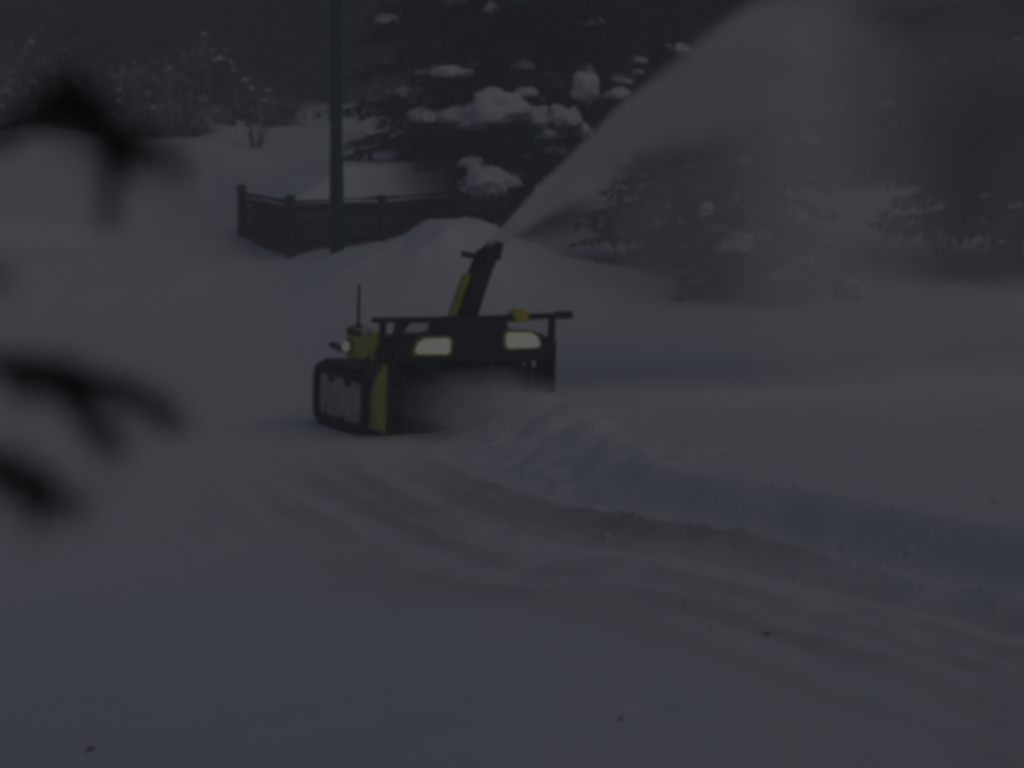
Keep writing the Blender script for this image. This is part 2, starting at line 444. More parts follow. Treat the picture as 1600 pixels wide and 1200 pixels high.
m = MB(); m.tube([(0.12, 0.93, 0.68), (0.12, 0.93, 0.71), (0.12, 0.93, 0.715), (0.12, 0.93, 1.02)], [0.026, 0.024, 0.012, 0.010], 10); m.build('antenna', BLACK, mach)
m = MB(); m.box(0.07, 0.18, 0.87, 0.98, 0.665, 0.695); m.build('antenna_base', BLACK, mach, bevel=0.006)
# snow lying on the cover
def blob_mesh(mb, c, r, rng, mi=0, flat=0.45, sub=2, rough=0.35):
    vs_, fs_ = ICO[sub]
    off = Vector((rng.uniform(-50, 50), rng.uniform(-50, 50), rng.uniform(-50, 50)))
    out = []
    for p in vs_:
        k = 1 + rough * mnoise.noise(p * 1.6 + off) + 0.5 * rough * mnoise.noise(p * 3.7 + off)
        z = p.z * k * r[2]
        if z < 0: z *= flat
        out.append((c[0] + p.x * k * r[0], c[1] + p.y * k * r[1], c[2] + z))
    mb.add(out, fs_, mi)
def make_ico():
    import bmesh
    d = {}
    for s in (1, 2, 3):
        bm = bmesh.new(); bmesh.ops.create_icosphere(bm, subdivisions=s, radius=1)
        bm.verts.ensure_lookup_table()
        d[s] = ([v.co.copy() for v in bm.verts], [tuple(v.index for v in f.verts) for f in bm.faces]); bm.free()
    return d
ICO = make_ico()
rng = random.Random(3)
m = MB()
for k in range(9): blob_mesh(m, (0.16 + 0.13 * k, 0.66 + 0.1 * rng.uniform(-1, 1), 0.675), (0.13, 0.24, 0.05), rng, sub=3)
m.build('snow_dusting', SNOW, mach, smooth=True)
crumbs()
# tracks
def track(x0, x1, outer_left):
    t = None
    y0, y1, z0, z1, rr = 0.33, 1.38, -0.08, 0.37, 0.12
    def loop(off, n=8):
        pts = []
        for cy, cz, a0 in ((y1 - rr, z1 - rr, 0), (y0 + rr, z1 - rr, 90), (y0 + rr, z0 + rr, 180), (y1 - rr, z0 + rr, 270)):
            for q in range(n + 1):
                a = R(a0 + 90 * q / n); pts.append((cy + (rr + off) * math.cos(a), cz + (rr + off) * math.sin(a)))
        return pts
    A, B = loop(0.0), loop(-0.058)
    m = MB(); n = len(A)
    v = [(x, p[0], p[1]) for x in (x0, x1) for L in (A, B) for p in L]
    f = []
    for k in range(n):
        q = (k + 1) % n
        f += [(k, q, 2 * n + q, 2 * n + k), (n + k, 3 * n + k, 3 * n + q, n + q), (k, n + k, n + q, q), (2 * n + k, 2 * n + q, 3 * n + q, 3 * n + k)]
    m.add(v, f)
    belt = m.build('track', RUBBER, mach)
    # lugs round the belt
    lg = MB(); per = []
    for k in range(n):
        q = (k + 1) % n; L = math.hypot(A[q][0] - A[k][0], A[q][1] - A[k][1])
        per.append(L)
    tot = sum(per); cnt = 30; acc = 0; k = 0
    for j in range(cnt):
        s = tot * j / cnt
        while s > acc + per[k]: acc += per[k]; k += 1
        q = (k + 1) % n; u = (s - acc) / per[k]
        cy, cz = A[k][0] + (A[q][0] - A[k][0]) * u, A[k][1] + (A[q][1] - A[k][1]) * u
        ty, tz = (A[q][0] - A[k][0]) / per[k], (A[q][1] - A[k][1]) / per[k]; ny_, nz_ = tz, -ty
        pr = [(cy - ty * .02, cz - tz * .02), (cy - ty * .014 + ny_ * .022, cz - tz * .014 + nz_ * .022), (cy + ty * .014 + ny_ * .022, cz + tz * .014 + nz_ * .022), (cy + ty * .02, cz + tz * .02)]
        lg.prism(pr, 'x', x0 + .004, x1 - .004)
    lg.build('lugs', RUBBER, belt)
    xi = x0 + 0.035 if outer_left else x1 - 0.035
    fr = MB(); C_ = loop(-0.062); fr.prism(C_, 'x', min(xi, xi + 0.08), max(xi, xi + 0.08)); fr.build('track_frame', GREYP, belt)
    xs_ = x0 + 0.012 if outer_left else x1 - 0.012
    for cy, cz, r_ in ((0.72, z1 - 0.085, .036), (1.06, z1 - 0.085, .036), (0.52, z0 + .11, .040), (0.86, z0 + .11, .040), (1.20, z0 + .11, .040)):
        w = MB(); w.tube([(xi, cy, cz), (xs_, cy, cz)], r_, 16); w.build('roller', BLACK if r_ < .04 else GREYP, belt)
track(-0.07, 0.13, True)
track(W - 0.10, W + 0.11, False)
m = MB(); m.prism([(0.36, 0.18), (0.50, 0.38), (0.72, 0.42), (0.72, 0.47), (0.12, 0.50)], 'x', -0.015, 0.03); m.build('track_guard', DUSTY, mach, bevel=0.01)
m = MB(); m.box(-0.06, 0.10, 0.48, 1.2, 0.40, 0.42); m.build('mudguard', DUSTY, mach, bevel=0.006)

# chute: collar, open-backed spout leaning right, yellow edge, deflector
CH = []   # chute axis in local coordinates (x, y, z), x leaning to the right
ca, cb = Vector((0.73, 0.30, 0.79)), Vector((0.885, 0.30, 1.33))
m = MB(); m.tube([(ca.x, ca.y, 0.68), (ca.x, ca.y, 0.80)], [0.13, 0.115], 20); m.build('chute_collar', BLACK, mach)
ax = (cb - ca).normalized(); sx = ax.cross(Vector((0, 1, 0))).normalized()
if sx.x < 0: sx = -sx
m = MB(); rings = []
for i in range(7):
    t = i / 6; c = ca.lerp(cb, t) + sx * (0.035 * t * t); w = 0.098 - 0.012 * t
    rings.append([c + sx * (w * math.cos(a)) * 1.0 + Vector((0, 1, 0)) * (0.085 * math.sin(a)) for a in [R(205 + 310 * k / 16 - 0) for k in range(17)]])
n = 17
v = [p for r_ in rings for p in r_]
f = [(i * n + k, i * n + k + 1, (i + 1) * n + k + 1, (i + 1) * n + k) for i in range(6) for k in range(n - 1)]
m.add(v, f)
ch = m.build('chute', NAVY, mach, smooth=True)
md = ch.modifiers.new('wall', 'SOLIDIFY'); md.thickness = 0.008
m = MB()
for i in range(6):
    def edge(t):
        c = ca.lerp(cb, t * 0.62) + sx * (0.035 * (t * .62) ** 2)
        return c - sx * (0.100 - 0.012 * t * .62) + Vector((0, -0.02, 0))
    a_, b_ = edge(i / 6), edge((i + 1) / 6)
    m.add([a_ + Vector((0.0, -0.035, 0)), a_ + Vector((-0.016, -0.03, 0)), a_ + Vector((-0.016, 0.06, 0)), b_ + Vector((0.0, -0.035, 0)), b_ + Vector((-0.016, -0.03, 0)), b_ + Vector((-0.016, 0.06, 0))], [(0, 1, 4, 3), (1, 2, 5, 4)])
e = m.build('chute_edge', YEL, ch); md = e.modifiers.new('wall', 'SOLIDIFY'); md.thickness = 0.012
m = MB()
tp = cb + sx * 0.035
m.prism([(tp.x - 0.10, tp.z - 0.06), (tp.x + 0.07, tp.z - 0.06), (tp.x + 0.095, tp.z + 0.06), (tp.x + 0.05, tp.z + 0.085), (tp.x - 0.05, tp.z + 0.0)], 'y', 0.215, 0.385)
m.build('deflector', NAVY, ch, bevel=0.012)
m = MB(); m.tube([(tp.x - 0.05, 0.22, tp.z - 0.035), (tp.x - 0.14, 0.20, tp.z - 0.030), (tp.x - 0.27, 0.19, tp.z - 0.012)], [0.016, 0.020, 0.024], 8); m.build('deflector_arm', BLACK, ch)
# control column
NOZ = MACH @ Vector((tp.x + 0.0, 0.29, tp.z + 0.02))

# ------------------------------------------------------------------ plank bed with snow, and the pole
def plank_bed():
    C0, CR, CL = Vector((-2.49, 26.0)), Vector((-0.55, 28.1)), Vector((-3.27, 28.0))
    root = empty('plank_bed', (C0.x, C0.y, 0.0))
    tag(root, 'low brown plank bed with a thick slab of snow on top', 'raised bed')
    top = 1.26
    def panel(a, b):
        m = MB(); d = (b - a); L = d.length; d.normalize(); nrm = Vector((d.y, -d.x))
        r = random.Random(L)
        for k in range(4):
            jz = r.uniform(-.012, .012); z0, z1 = top - 0.16 * (k + 1) + 0.012 + jz, top - 0.16 * k + jz * (k > 0) - .015 * (k > 0)
            off = -0.028 + 0.008 * r.uniform(-1, 1)
            for s0, s1 in ((0.0 + r.uniform(0, .06), L * r.uniform(.46, .52)), (L * .525, L - r.uniform(0, .05))):
                p0, p1 = a + d * s0 + nrm * off, a + d * s1 + nrm * off
                q0, q1 = p0 - nrm * 0.045, p1 - nrm * 0.045
                v = [(p.x - C0.x, p.y - C0.y, z) for z in (z0, z1) for p in (p0, p1, q1, q0)]
                m.add(v, [(0, 1, 2, 3)[::-1], (4, 5, 6, 7), (0, 1, 5, 4), (1, 2, 6, 5), (2, 3, 7, 6), (3, 0, 4, 7)])
        return m.build('plank_wall', WOOD, root)
    panel(C0 + (CR - C0).normalized() * 0.06, CR); panel(CL, C0 + (CL - C0).normalized() * 0.06)
    CB = CR + (CL - C0)
    panel(CR, CB); panel(CB, CL)
    for p, h in ((C0, .07), (CR, .03), (CL, .10), (C0.lerp(CR, .5), .02)):
        m = MB(); m.tube([(p.x - C0.x, p.y - C0.y, 0.1), (p.x - C0.x, p.y - C0.y, top + h)], [0.06, 0.055], 8); m.build('post', WOOD, root)
    # snow slab: a soft edged height field over the bed
    m = MB(); n = 40
    u, w = CR - C0, CL - C0
    for j in range(n + 1):
        for i in range(n + 1):
            s, t = i / n, j / n
            p = u * s + w * t
            e = min(s * u.length, (1 - s) * u.length, t * w.length, (1 - t) * w.length)
            hs = 0.36 * min(1, s / 0.34) ** 1.2
            z = top - 0.05 + (0.06 + hs) * (1 - math.exp(-max(0, e - 0.05) / 0.045)) + 0.03 * mnoise.noise(Vector((p.x * 1.3, p.y * 1.3, 0)))
            m.v.append((p.x, p.y, z))
    for j in range(n):
        for i in range(n):
            a = j * (n + 1) + i; m.f.append((a, a + 1, a + n + 2, a + n + 1)); m.m.append(0)
    m.build('snow_slab', SNOW, root, smooth=True)
plank_bed()

p = at(527, 392, 25.2)
pole = empty('metal_pole', (p.x, p.y, gz(p.x, p.y) - 0.1))
tag(pole, 'tall dark green metal pole standing beside the brown plank bed', 'pole')
m = MB(); m.tube([(0, 0, 0), (0, 0, 0.8), (0.0, 0, 1.3), (0.015, 0, 6.2)], [0.080, 0.076, 0.066, 0.056], 20); m.build('shaft', POLE, pole)
m = MB(); m.tube([(0.015, 0, 6.2), (0.015, 0, 6.3), (0.30, -0.2, 6.5), (0.75, -0.5, 6.55)], [0.046, 0.046, 0.04, 0.035], 12); m.build('arm', POLE, pole)

# ------------------------------------------------------------------ trees
def spray(mb, p, d, L, w, rng, mi=0):
    """a flat sprig of needles: narrow kite"""
    up = Vector((rng.gauss(0, .35), rng.gauss(0, .35), 1)).normalized()
    s = d.cross(up)
    if s.length < 1e-4: return
    s = s.normalized() * w
    mid = p + d * (L * 0.45)
    mb.add([p, mid + s, p + d * L + Vector((0, 0, -0.15 * L)), mid - s], [(0, 1, 2, 3)], mi)

def spruce(name, loc, height, rad, z_low, seed, needle, levels_dz=0.2, boughs=9, snow_n=0.5, snow_zmax=99, sprig=0.13, bias=None, snow_r=0.16, low_shape=0.75, density=1.0, clumps=()):
    rng = random.Random(seed)
    root = empty(name, loc)
    m = MB(); m.tube([(0, 0, -0.3), (0.02, 0, height * .3), (0, 0.02, height * .65), (0, 0, height)], [0.022 * height + .02, 0.017 * height, 0.009 * height, 0.01], 10)
    m.build('trunk', BARK, root, smooth=True)
    cr, sn, bh = MB(), MB(), MB()
    z = z_low
    while z < height - 0.1:
        t = (z - z_low) / (height - z_low)
        rz = rad * (1 - t) ** 0.85 * (low_shape + (1 - low_shape) * min(1, t / 0.12))
        nb = max(4, int(boughs * (0.5 + 0.5 * (1 - t))))
        a0 = rng.uniform(0, 6.28)
        for k in range(nb):
            a = a0 + 6.283 * k / nb + rng.uniform(-.25, .25)
            L = rz * rng.uniform(0.65, 1.12)
            if bias: L *= bias(a, z)
            if L < 0.12: continue
            dr = Vector((math.cos(a), math.sin(a), 0))
            droop = rng.uniform(.18, .42) * L
            zz = z + rng.uniform(-.08, .08)
            npt = max(4, int(L / 0.16))
            pts = []
            for i in range(npt + 1):
                s = i / npt
                pts.append(dr * (L * s) + Vector((0, 0, zz - droop * s ** 1.6 + 0.12 * L * max(0, s - .7) + 0.10 * L * s)))
            bh.tube(pts, [max(.004, .018 * L * (1 - .85 * i / npt)) for i in range(npt + 1)], 4, cap=False)
            for i in range(1, npt + 1):
                s = i / npt
                p = pts[i]
                tw = (0.42 * L * (1 - s) + 0.12) * rng.uniform(.7, 1.15)
                for sd in (-1, 1):
                    ang = a + sd * rng.uniform(.5, 1.05)
                    td = Vector((math.cos(ang), math.sin(ang), rng.uniform(-.38, -.02))).normalized()
                    ns = max(2, int(tw / (0.075 / density)))
                    for q in range(ns):
                        pp = p + td * (tw * q / ns)
                        for e in range(2):
                            d2 = (td + Vector((rng.gauss(0, .45), rng.gauss(0, .45), rng.gauss(-.12, .3)))).normalized()
                            spray(cr, pp, d2, sprig * rng.uniform(.7, 1.3), sprig * rng.uniform(.13, .24), rng)
                    if rng.random() < snow_n * .35 and p.z < snow_zmax and tw > .1:
                        c = p + td * tw * rng.uniform(.3, .8)
                        q = snow_r * rng.uniform(.35, .8)
                        blob_mesh(sn, (c.x, c.y, c.z + .02), (q, q * rng.uniform(.7, 1.1), q * .55), rng, sub=2)
                if i > npt * .35 and rng.random() < snow_n * .5 and p.z < snow_zmax:
                    q = snow_r * rng.uniform(.5, 1.25)
                    blob_mesh(sn, (p.x, p.y, p.z + .02), (q, q * rng.uniform(.8, 1.2), q * rng.uniform(.5, .8)), rng, sub=2)
        z += levels_dz * rng.uniform(.8, 1.2) * (1 + .6 * t)
    for (wx, wy, wz, q1, q2, q3) in clumps:      # boughs bent under one big clump each
        e = Vector((wx - loc[0], wy - loc[1], wz - loc[2])); b0 = Vector((0, 0, e.z + .25))
        pts = [b0.lerp(e, i / 6) + Vector((0, 0, .12 * math.sin(3.14 * i / 6))) for i in range(7)]
        bh.tube(pts, [.03 - .004 * i for i in range(7)], 5, cap=False)
        for i in range(1, 7):
            for q in range(60):
                pp = pts[i] + Vector((rng.gauss(0, q1 * .8), rng.gauss(0, .16), rng.gauss(-.06, .05)))
                d2 = Vector((rng.gauss(0, 1), rng.gauss(-.3, .6), rng.gauss(-.25, .3))).normalized()
                spray(cr, pp, d2, sprig * rng.uniform(.7, 1.3), sprig * rng.uniform(.13, .24), rng)
        for q in range(3):
            blob_mesh(sn, (e.x + rng.uniform(-.55, .55) * q1 * (q > 0), e.y + rng.uniform(-.1, .2), e.z + q3 * (.5 if q == 0 else .2)), (q1 * (1 if q == 0 else .65), q2 * .8, q3 * (1 if q == 0 else .7)), rng, sub=3, rough=.55)
    c = cr.build('crown', needle, root)
    bh.build('bough', BARK, c)
    if sn.v: tag(sn.build('snow_load', SNOW, c, smooth=True), kind='stuff')
    return root

# snow-laden spruce behind the heap, its low boughs spread to the left
px = at(815, 330, 29.2)
t = spruce('spruce_tree', (px.x, px.y, gz(px.x, px.y)), 7.5, 2.35, 0.85, 5, NEEDLE, levels_dz=0.14, boughs=11, snow_n=0.13, snow_zmax=2.0, sprig=.15, snow_r=.20,
           bias=lambda a, z: 1.0 + 0.15 * math.cos(a - R(180)), density=1.1,
           clumps=[tuple(at(a_, b_, y_)) + (w_ / F_PX * y_ * .5, w_ / F_PX * y_ * .45, h_ / F_PX * y_ * .55) for a_, b_, y_, w_, h_ in (
               (775, 190, 27.1, 95, 62), (725, 200, 27.2, 80, 40), (835, 196, 27.2, 50, 34), (882, 196, 27.1, 52, 36), (855, 216, 27.0, 50, 26), (900, 212, 27.1, 42, 28),
               (870, 240, 27.0, 42, 22), (913, 160, 27.6, 44, 56), (962, 158, 27.7, 44, 24), (700, 120, 27.5, 62, 20), (602, 36, 28.2, 40, 18), (712, 8, 28.2, 34, 18), (768, 24, 28.0, 26, 22),
               (660, 190, 27.4, 46, 30), (640, 150, 27.9, 40, 22), (765, 305, 26.7, 78, 56), (735, 262, 26.9, 40, 20), (925, 40, 28.2, 34, 16))])
tag(t, 'dark green spruce with clumps of snow on its drooping boughs, behind the plank bed', 'spruce')

# bushes and spruces half lost in the blown snow
def place(px_, py_, y): 
    p = at(px_, py_, y); return (p.x, p.y, gz(p.x, p.y) - .05)
CL1 = [tuple(at(a_, b_, y_)) + (w_ / F_PX * y_ * .5, w_ / F_PX * y_ * .45, h_ / F_PX * y_ * .55) for a_, b_, y_, w_, h_ in (
    (1152, 392, 22.7, 62, 34), (1240, 348, 22.8, 48, 30), (1108, 338, 22.9, 30, 26), (1150, 328, 22.9, 34, 24), (1252, 420, 22.7, 40, 26), (1225, 440, 22.6, 50, 24), (1120, 362, 22.8, 34, 18))]
t = spruce('spruce_tree', place(1190, 470, 23.6), 2.7, 0.95, 0.05, 11, NEEDLE_BROWN, levels_dz=0.12, boughs=11, snow_n=0.05, sprig=.13, snow_r=.12, density=1.2, low_shape=1.0, clumps=CL1)
tag(t, 'bushy spruce dimmed by blown snow under the plume, nearest to the machine', 'spruce')
t = spruce('spruce_tree', place(1050, 440, 25.4), 2.6, 1.05, 0.10, 12, NEEDLE_BROWN, levels_dz=0.15, boughs=10, snow_n=0.08, sprig=.14, snow_r=.12, density=1.0, low_shape=1.0)
tag(t, 'spruce directly behind the plume, between the snow-laden spruce and the bushy one', 'spruce')
for i, (a_, b_, y_, h_, r_) in enumerate(((1000, 400, 36.0, 7.0, 2.2), (1180, 400, 34.0, 7.5, 2.3), (1330, 400, 37.5, 8.0, 2.3), (1480, 400, 35.0, 7.0, 2.3), (1640, 400, 33.0, 8.0, 2.4))):
    t = spruce('spruce_tree', place(a_, b_, y_), h_, r_, 0.10, 60 + i, NEEDLE, levels_dz=0.24, boughs=9, snow_n=0.015, snow_zmax=3, sprig=.22, snow_r=.12, density=.7, low_shape=.95)
    tag(t, 'tall dark spruce in the dense stand behind the plume', 'spruce', 'spruces of the stand behind the plume')

# dark spruce at the right edge of the view
t = spruce('spruce_tree', place(1570, 470, 25.0), 8.0, 1.75, 0.62, 23, NEEDLE, levels_dz=0.14, boughs=10, snow_n=0.06, snow_zmax=3.5, sprig=.15, snow_r=.10)
tag(t, 'dark spruce at the right edge with long boughs reaching left', 'spruce')

# the wood behind: near identical dark trees
protos = []
for i, sd in enumerate((101, 102, 103)):
    protos.append(spruce('wood_tree', (0, 0, 0), 9.0 + i, 2.3, 0.05, sd, FAR, levels_dz=0.33, boughs=8, snow_n=0.0, sprig=.36, low_shape=0.95, density=.45))
rng = random.Random(77)
spots = []
for row, (y, n) in enumerate(((47.5, 15), (50.5, 16), (54.5, 14))):
    for k in range(n):
        spots.append((-14.5 + 29.0 * (k + .5 * (row % 2)) / (n - 1) + rng.uniform(-.5, .5), y + rng.uniform(-1, 1)))
for i, (x, y) in enumerate(spots):
    o = protos[i] if i < 3 else copy_tree(protos[i % 3])
    o.location = (x, y, gz(x, y) - .1); o.rotation_euler = (0, 0, rng.uniform(0, 6.28)); s = rng.uniform(.85, 1.2); o.scale = (s, s, s)
    tag(o, 'dark tree in the shaded wood at the back of the snowy slope', 'tree', 'trees of the wood behind the slope')

# frosted shrubs at the edge of the wood
def shrub(name, loc, h, w, seed, stems=26, leaf=.10, snow=26, lm=None):
    rng = random.Random(seed); root = empty(name, loc)
    st, lf, sn = MB(), MB(), MB()
    for k in range(stems):
        a = rng.uniform(0, 6.28); rr = w * math.sqrt(rng.random())
        top = Vector((math.cos(a) * rr, math.sin(a) * rr, h * rng.uniform(.55, 1.05) * (1 - .35 * (rr / w) ** 2)))
        b = Vector((math.cos(a) * rr * .2, math.sin(a) * rr * .2, -.1))
        mid = b.lerp(top, .5) + Vector((rng.gauss(0, .06), rng.gauss(0, .06), .08))
        st.tube([b, mid, top], [.018, .012, .005], 5, cap=False)
        for q in range(26):
            t_ = rng.uniform(.2, 1.0)
            p = (b.lerp(mid, t_ * 2) if t_ < .5 else mid.lerp(top, t_ * 2 - 1)) + Vector((rng.gauss(0, .12), rng.gauss(0, .12), rng.gauss(0, .08)))
            d = Vector((rng.gauss(0, 1), rng.gauss(0, 1), rng.gauss(.1, .6))).normalized()
            spray(lf, p, d, leaf * rng.uniform(.7, 1.6), leaf * rng.uniform(.2, .4), rng)
    for k in range(snow):
        a = rng.uniform(0, 6.28); rr = w * math.sqrt(rng.random()) * .95
        z = h * rng.uniform(.25, .95) * (1 - .35 * (rr / w) ** 2); q = rng.uniform(.03, .075)
        blob_mesh(sn, (math.cos(a) * rr, math.sin(a) * rr, z), (q, q, q * .8), rng, sub=1)
    st.build('stems', TWIG, root); lf.build('foliage', lm or FROST, root)
    if snow: tag(sn.build('snow_load', SNOW, root, smooth=True), kind='stuff')
    return root
rng = random.Random(9)
sh = [(-20, 190, 39.6, 1.45, .9), (50, 185, 40.2, 1.75, .9), (120, 175, 41.2, 1.45, .9), (195, 180, 40.6, 1.05, .8), (255, 172, 41.0, 1.15, .8), (325, 165, 41.8, 1.55, .55),
      (385, 160, 41.5, .8, .6), (600, 150, 43.5, .55, .6)]
sh += [(-5, 205, 37.6, 1.1, .75), (75, 205, 38.4, .8, .6), (150, 205, 37.9, .9, .7), (225, 205, 38.6, .6, .6), (300, 205, 39.0, .7, .6), (430, 160, 41.5, .5, .5)]
for i, (px_, py_, y, h, w) in enumerate(sh):
    x = (px_ - 800) / F_PX * y
    o = shrub('frosted_shrub', (x, y, gz(x, y)), h, w, 200 + i, snow=int(6 + 5 * h), stems=48)
    o.rotation_euler.z = rng.uniform(0, 6)
    tag(o, 'snow dusted shrub in the row along the dark wood', 'shrub', 'snow dusted shrubs along the wood')
    if px_ == 600: o['label'] = 'low snow dusted shrub alone behind the spruce tips, right of the pole'; del o['group']
# stump and small weed on the slope
x = (350 - 800) / F_PX * 40.3
s = empty('tree_stump', (x, 40.3, gz(x, 40.3)))
tag(s, 'brown broken tree stump among the snow dusted shrubs', 'stump')
m = MB(); m.tube([(0, 0, -.2), (0, 0, .3), (.03, 0, .8), (-.02, 0, 1.05)], [.26, .20, .18, .15], 12); m.build('trunk', mat('stump_wood', (.045, .035, .033), .95, var=.3, scale=9), s)
rs = random.Random(4); m = MB(); blob_mesh(m, (-.02, 0, 1.05), (.15, .15, .06), rs, sub=2); m.build('snow_cap', SNOW, s, smooth=True)
x = (402 - 800) / F_PX * 38.0
w_ = shrub('bare_weed', (x, 38.0, gz(x, 38.0)), .95, .28, 33, stems=7, leaf=.05, snow=4, lm=TWIG)
tag(w_, 'small bare weed poking out of the open snow slope, left of the pole', 'weed')
# low dark scrub beneath the snow-laden spruce
x, y = (752 - 800) / F_PX * 25.7, 25.7
w_ = shrub('dark_shrub', (x, y, gz(x, y)), .75, .45, 35, stems=30, leaf=.07, snow=3, lm=NEEDLE_BROWN)
tag(w_, 'dark shrub behind the crest of the snow heap, beside the plume', 'shrub')

# ------------------------------------------------------------------ spruce beside the camera, three boughs reaching into view
def near_tree():
    base = Vector((-1.75, 1.35, 0.0))
    root = empty('spruce_tree', base)
    tag(root, 'blurred spruce close to the camera with dark bough tips hanging in from the left', 'spruce')
    m = MB(); m.tube([(0, 0, -.3), (0, 0, 2.5), (.03, 0, 5), (0, 0, 8.5)], [.15, .12, .08, .01], 14); m.build('trunk', BARK, root, smooth=True)
    rng = random.Random(12)
    def needles(mb, pts, r=.013, step=.0021):
        r *= 1.85
        for a, b in zip(pts[:-1], pts[1:]):
            L = (b - a).length; d = (b - a).normalized()
            s1 = d.orthogonal().normalized(); s2 = d.cross(s1)
            for q in range(int(L / step)):
                p = a + d * (q * step); an = rng.uniform(0, 6.28)
                o = (s1 * math.cos(an) + s2 * math.sin(an))
                tip = p + o * r * rng.uniform(.7, 1.2) + d * r * rng.uniform(.4, 1.0)
                sd = d.cross(o).normalized() * .0016
                mb.add([p - sd, p + sd, tip], [(0, 1, 2)])
    def bough(fingers, name='bough'):
        """fingers: pixel polylines with a distance; the first is the main stem running back to the trunk"""
        st, nd = MB(), MB()
        for i, (pl, y0, y1, r) in enumerate(fingers):
            pts = [at(px_, py_, y0 + (y1 - y0) * k / (len(pl) - 1)) - base for k, (px_, py_) in enumerate(pl)]
            if i == 0:
                back = Vector((0, 0, pts[0].z + .10))
                pts = [back, back.lerp(pts[0], .5) + Vector((0, 0, .03))] + pts
            fine = []
            for a, b in zip(pts[:-1], pts[1:]):
                for q in range(4): fine.append(a.lerp(b, q / 4))
            fine.append(pts[-1])
            st.tube(fine, [.008 * (1 - .7 * k / len(fine)) if i == 0 else .003 for k in range(len(fine))], 6)
            needles(nd, fine, r)
        o = st.build(name, BARK, root); nd.build('needles', NEARN, o)
    bough([([(-20, 225), (40, 200), (95, 165), (140, 185), (185, 215), (240, 238), (288, 275)], 1.75, 1.95, .016),
           ([(50, 190), (105, 150), (150, 185), (175, 230)], 1.85, 1.9, .022), ([(135, 180), (168, 225), (175, 280), (164, 350)], 1.9, 1.9, .017), ([(160, 215), (178, 270), (170, 330)], 1.91, 1.91, .016), ([(200, 215), (245, 240), (285, 275)], 1.94, 1.95, .016),
           ([(95, 165), (130, 200), (180, 225), (205, 250)], 1.85, 1.95, .022), ([(40, 200), (80, 155), (110, 128)], 1.82, 1.9, .020), ([(150, 190), (200, 210), (240, 235)], 1.95, 1.97, .020),
           ([(70, 205), (100, 175), (140, 168), (175, 190)], 1.8, 1.85, .026), ([(60, 185), (110, 195), (160, 215), (195, 240)], 1.84, 1.9, .024), ([(75, 165), (105, 145), (135, 150), (165, 180)], 1.84, 1.9, .022), ([(90, 160), (120, 135), (150, 165)], 1.88, 1.9, .020), ([(120, 190), (165, 200), (190, 230)], 1.86, 1.9, .022), ([(-20, 205), (30, 195), (70, 175)], 1.8, 1.85, .014)])
    bough([([(-20, 570), (60, 575), (130, 590), (205, 615), (270, 650)], 1.75, 1.9, .015),
           ([(40, 578), (100, 610), (140, 650), (188, 705)], 1.85, 1.95, .018), ([(100, 590), (170, 605), (225, 630), (262, 655)], 1.88, 1.92, .018), ([(160, 600), (215, 625), (265, 652)], 1.9, 1.93, .017), ([(95, 612), (135, 650), (170, 690)], 1.9, 1.93, .016), ([(0, 572), (90, 598), (140, 620)], 1.82, 1.9, .020), ([(-10, 560), (60, 566), (130, 580), (190, 600)], 1.8, 1.85, .013),
           ([(30, 590), (90, 605), (135, 640), (160, 670)], 1.84, 1.9, .018), ([(-20, 575), (20, 585), (60, 605)], 1.84, 1.9, .016)])
    bough([([(-30, 720), (20, 738), (70, 765), (115, 790)], 1.72, 1.85, .020), ([(-10, 725), (30, 765), (65, 800)], 1.75, 1.85, .020), ([(-20, 710), (30, 728), (75, 755)], 1.78, 1.85, .016)])
    bough([([(-50, 425), (-20, 430), (4, 437)], 1.75, 1.78, .015)])
    # the rest of the crown, clear of the view
    cr, bh = MB(), MB(); z = 1.1
    while z < 8.2:
        rz = 1.45 * (1 - z / 9.0)
        a0 = rng.uniform(0, 6.28)
        for k in range(10):
            a = a0 + 6.283 * k / 10; L = rz * rng.uniform(.75, 1.1)
            ex = Vector((math.cos(a) * L, math.sin(a) * L, z - .3 * L))
            wx, wy = base.x + ex.x, base.y + ex.y
            lim = -0.235 * max(wy, .2) - .32
            if wx > lim:                       # keep this bough short of the camera's view
                f = max(0, (lim - base.x) / (ex.x + 1e-6)); L *= min(1, f * .95)
            if L < .1: continue
            dr = Vector((math.cos(a), math.sin(a), 0)); n = max(3, int(L / .1))
            pts = [dr * (L * i / n) + Vector((0, 0, z - .3 * L * (i / n) ** 1.5)) for i in range(n + 1)]
            bh.tube(pts, [.013 * (1 - .8 * i / n) for i in range(n + 1)], 5, cap=False)
            for i in range(1, n + 1):
                for sd in (-1, 1):
                    an = a + sd * rng.uniform(.4, 1.0); tw = (.35 * L * (1 - i / n) + .08)
                    td = Vector((math.cos(an), math.sin(an), -.2)).normalized()
                    for q in range(max(2, int(tw / .035))):
                        pp = pts[i] + td * (q * .035)
                        for e in range(3):
                            d2 = (td + Vector((rng.gauss(0, .5), rng.gauss(0, .5), rng.gauss(0, .4)))).normalized()
                            spray(cr, pp, d2, .06 * rng.uniform(.7, 1.3), .007, rng)
        z += .17
    c = cr.build('crown', NEARN, root); bh.build('branches', BARK, c)
near_tree()

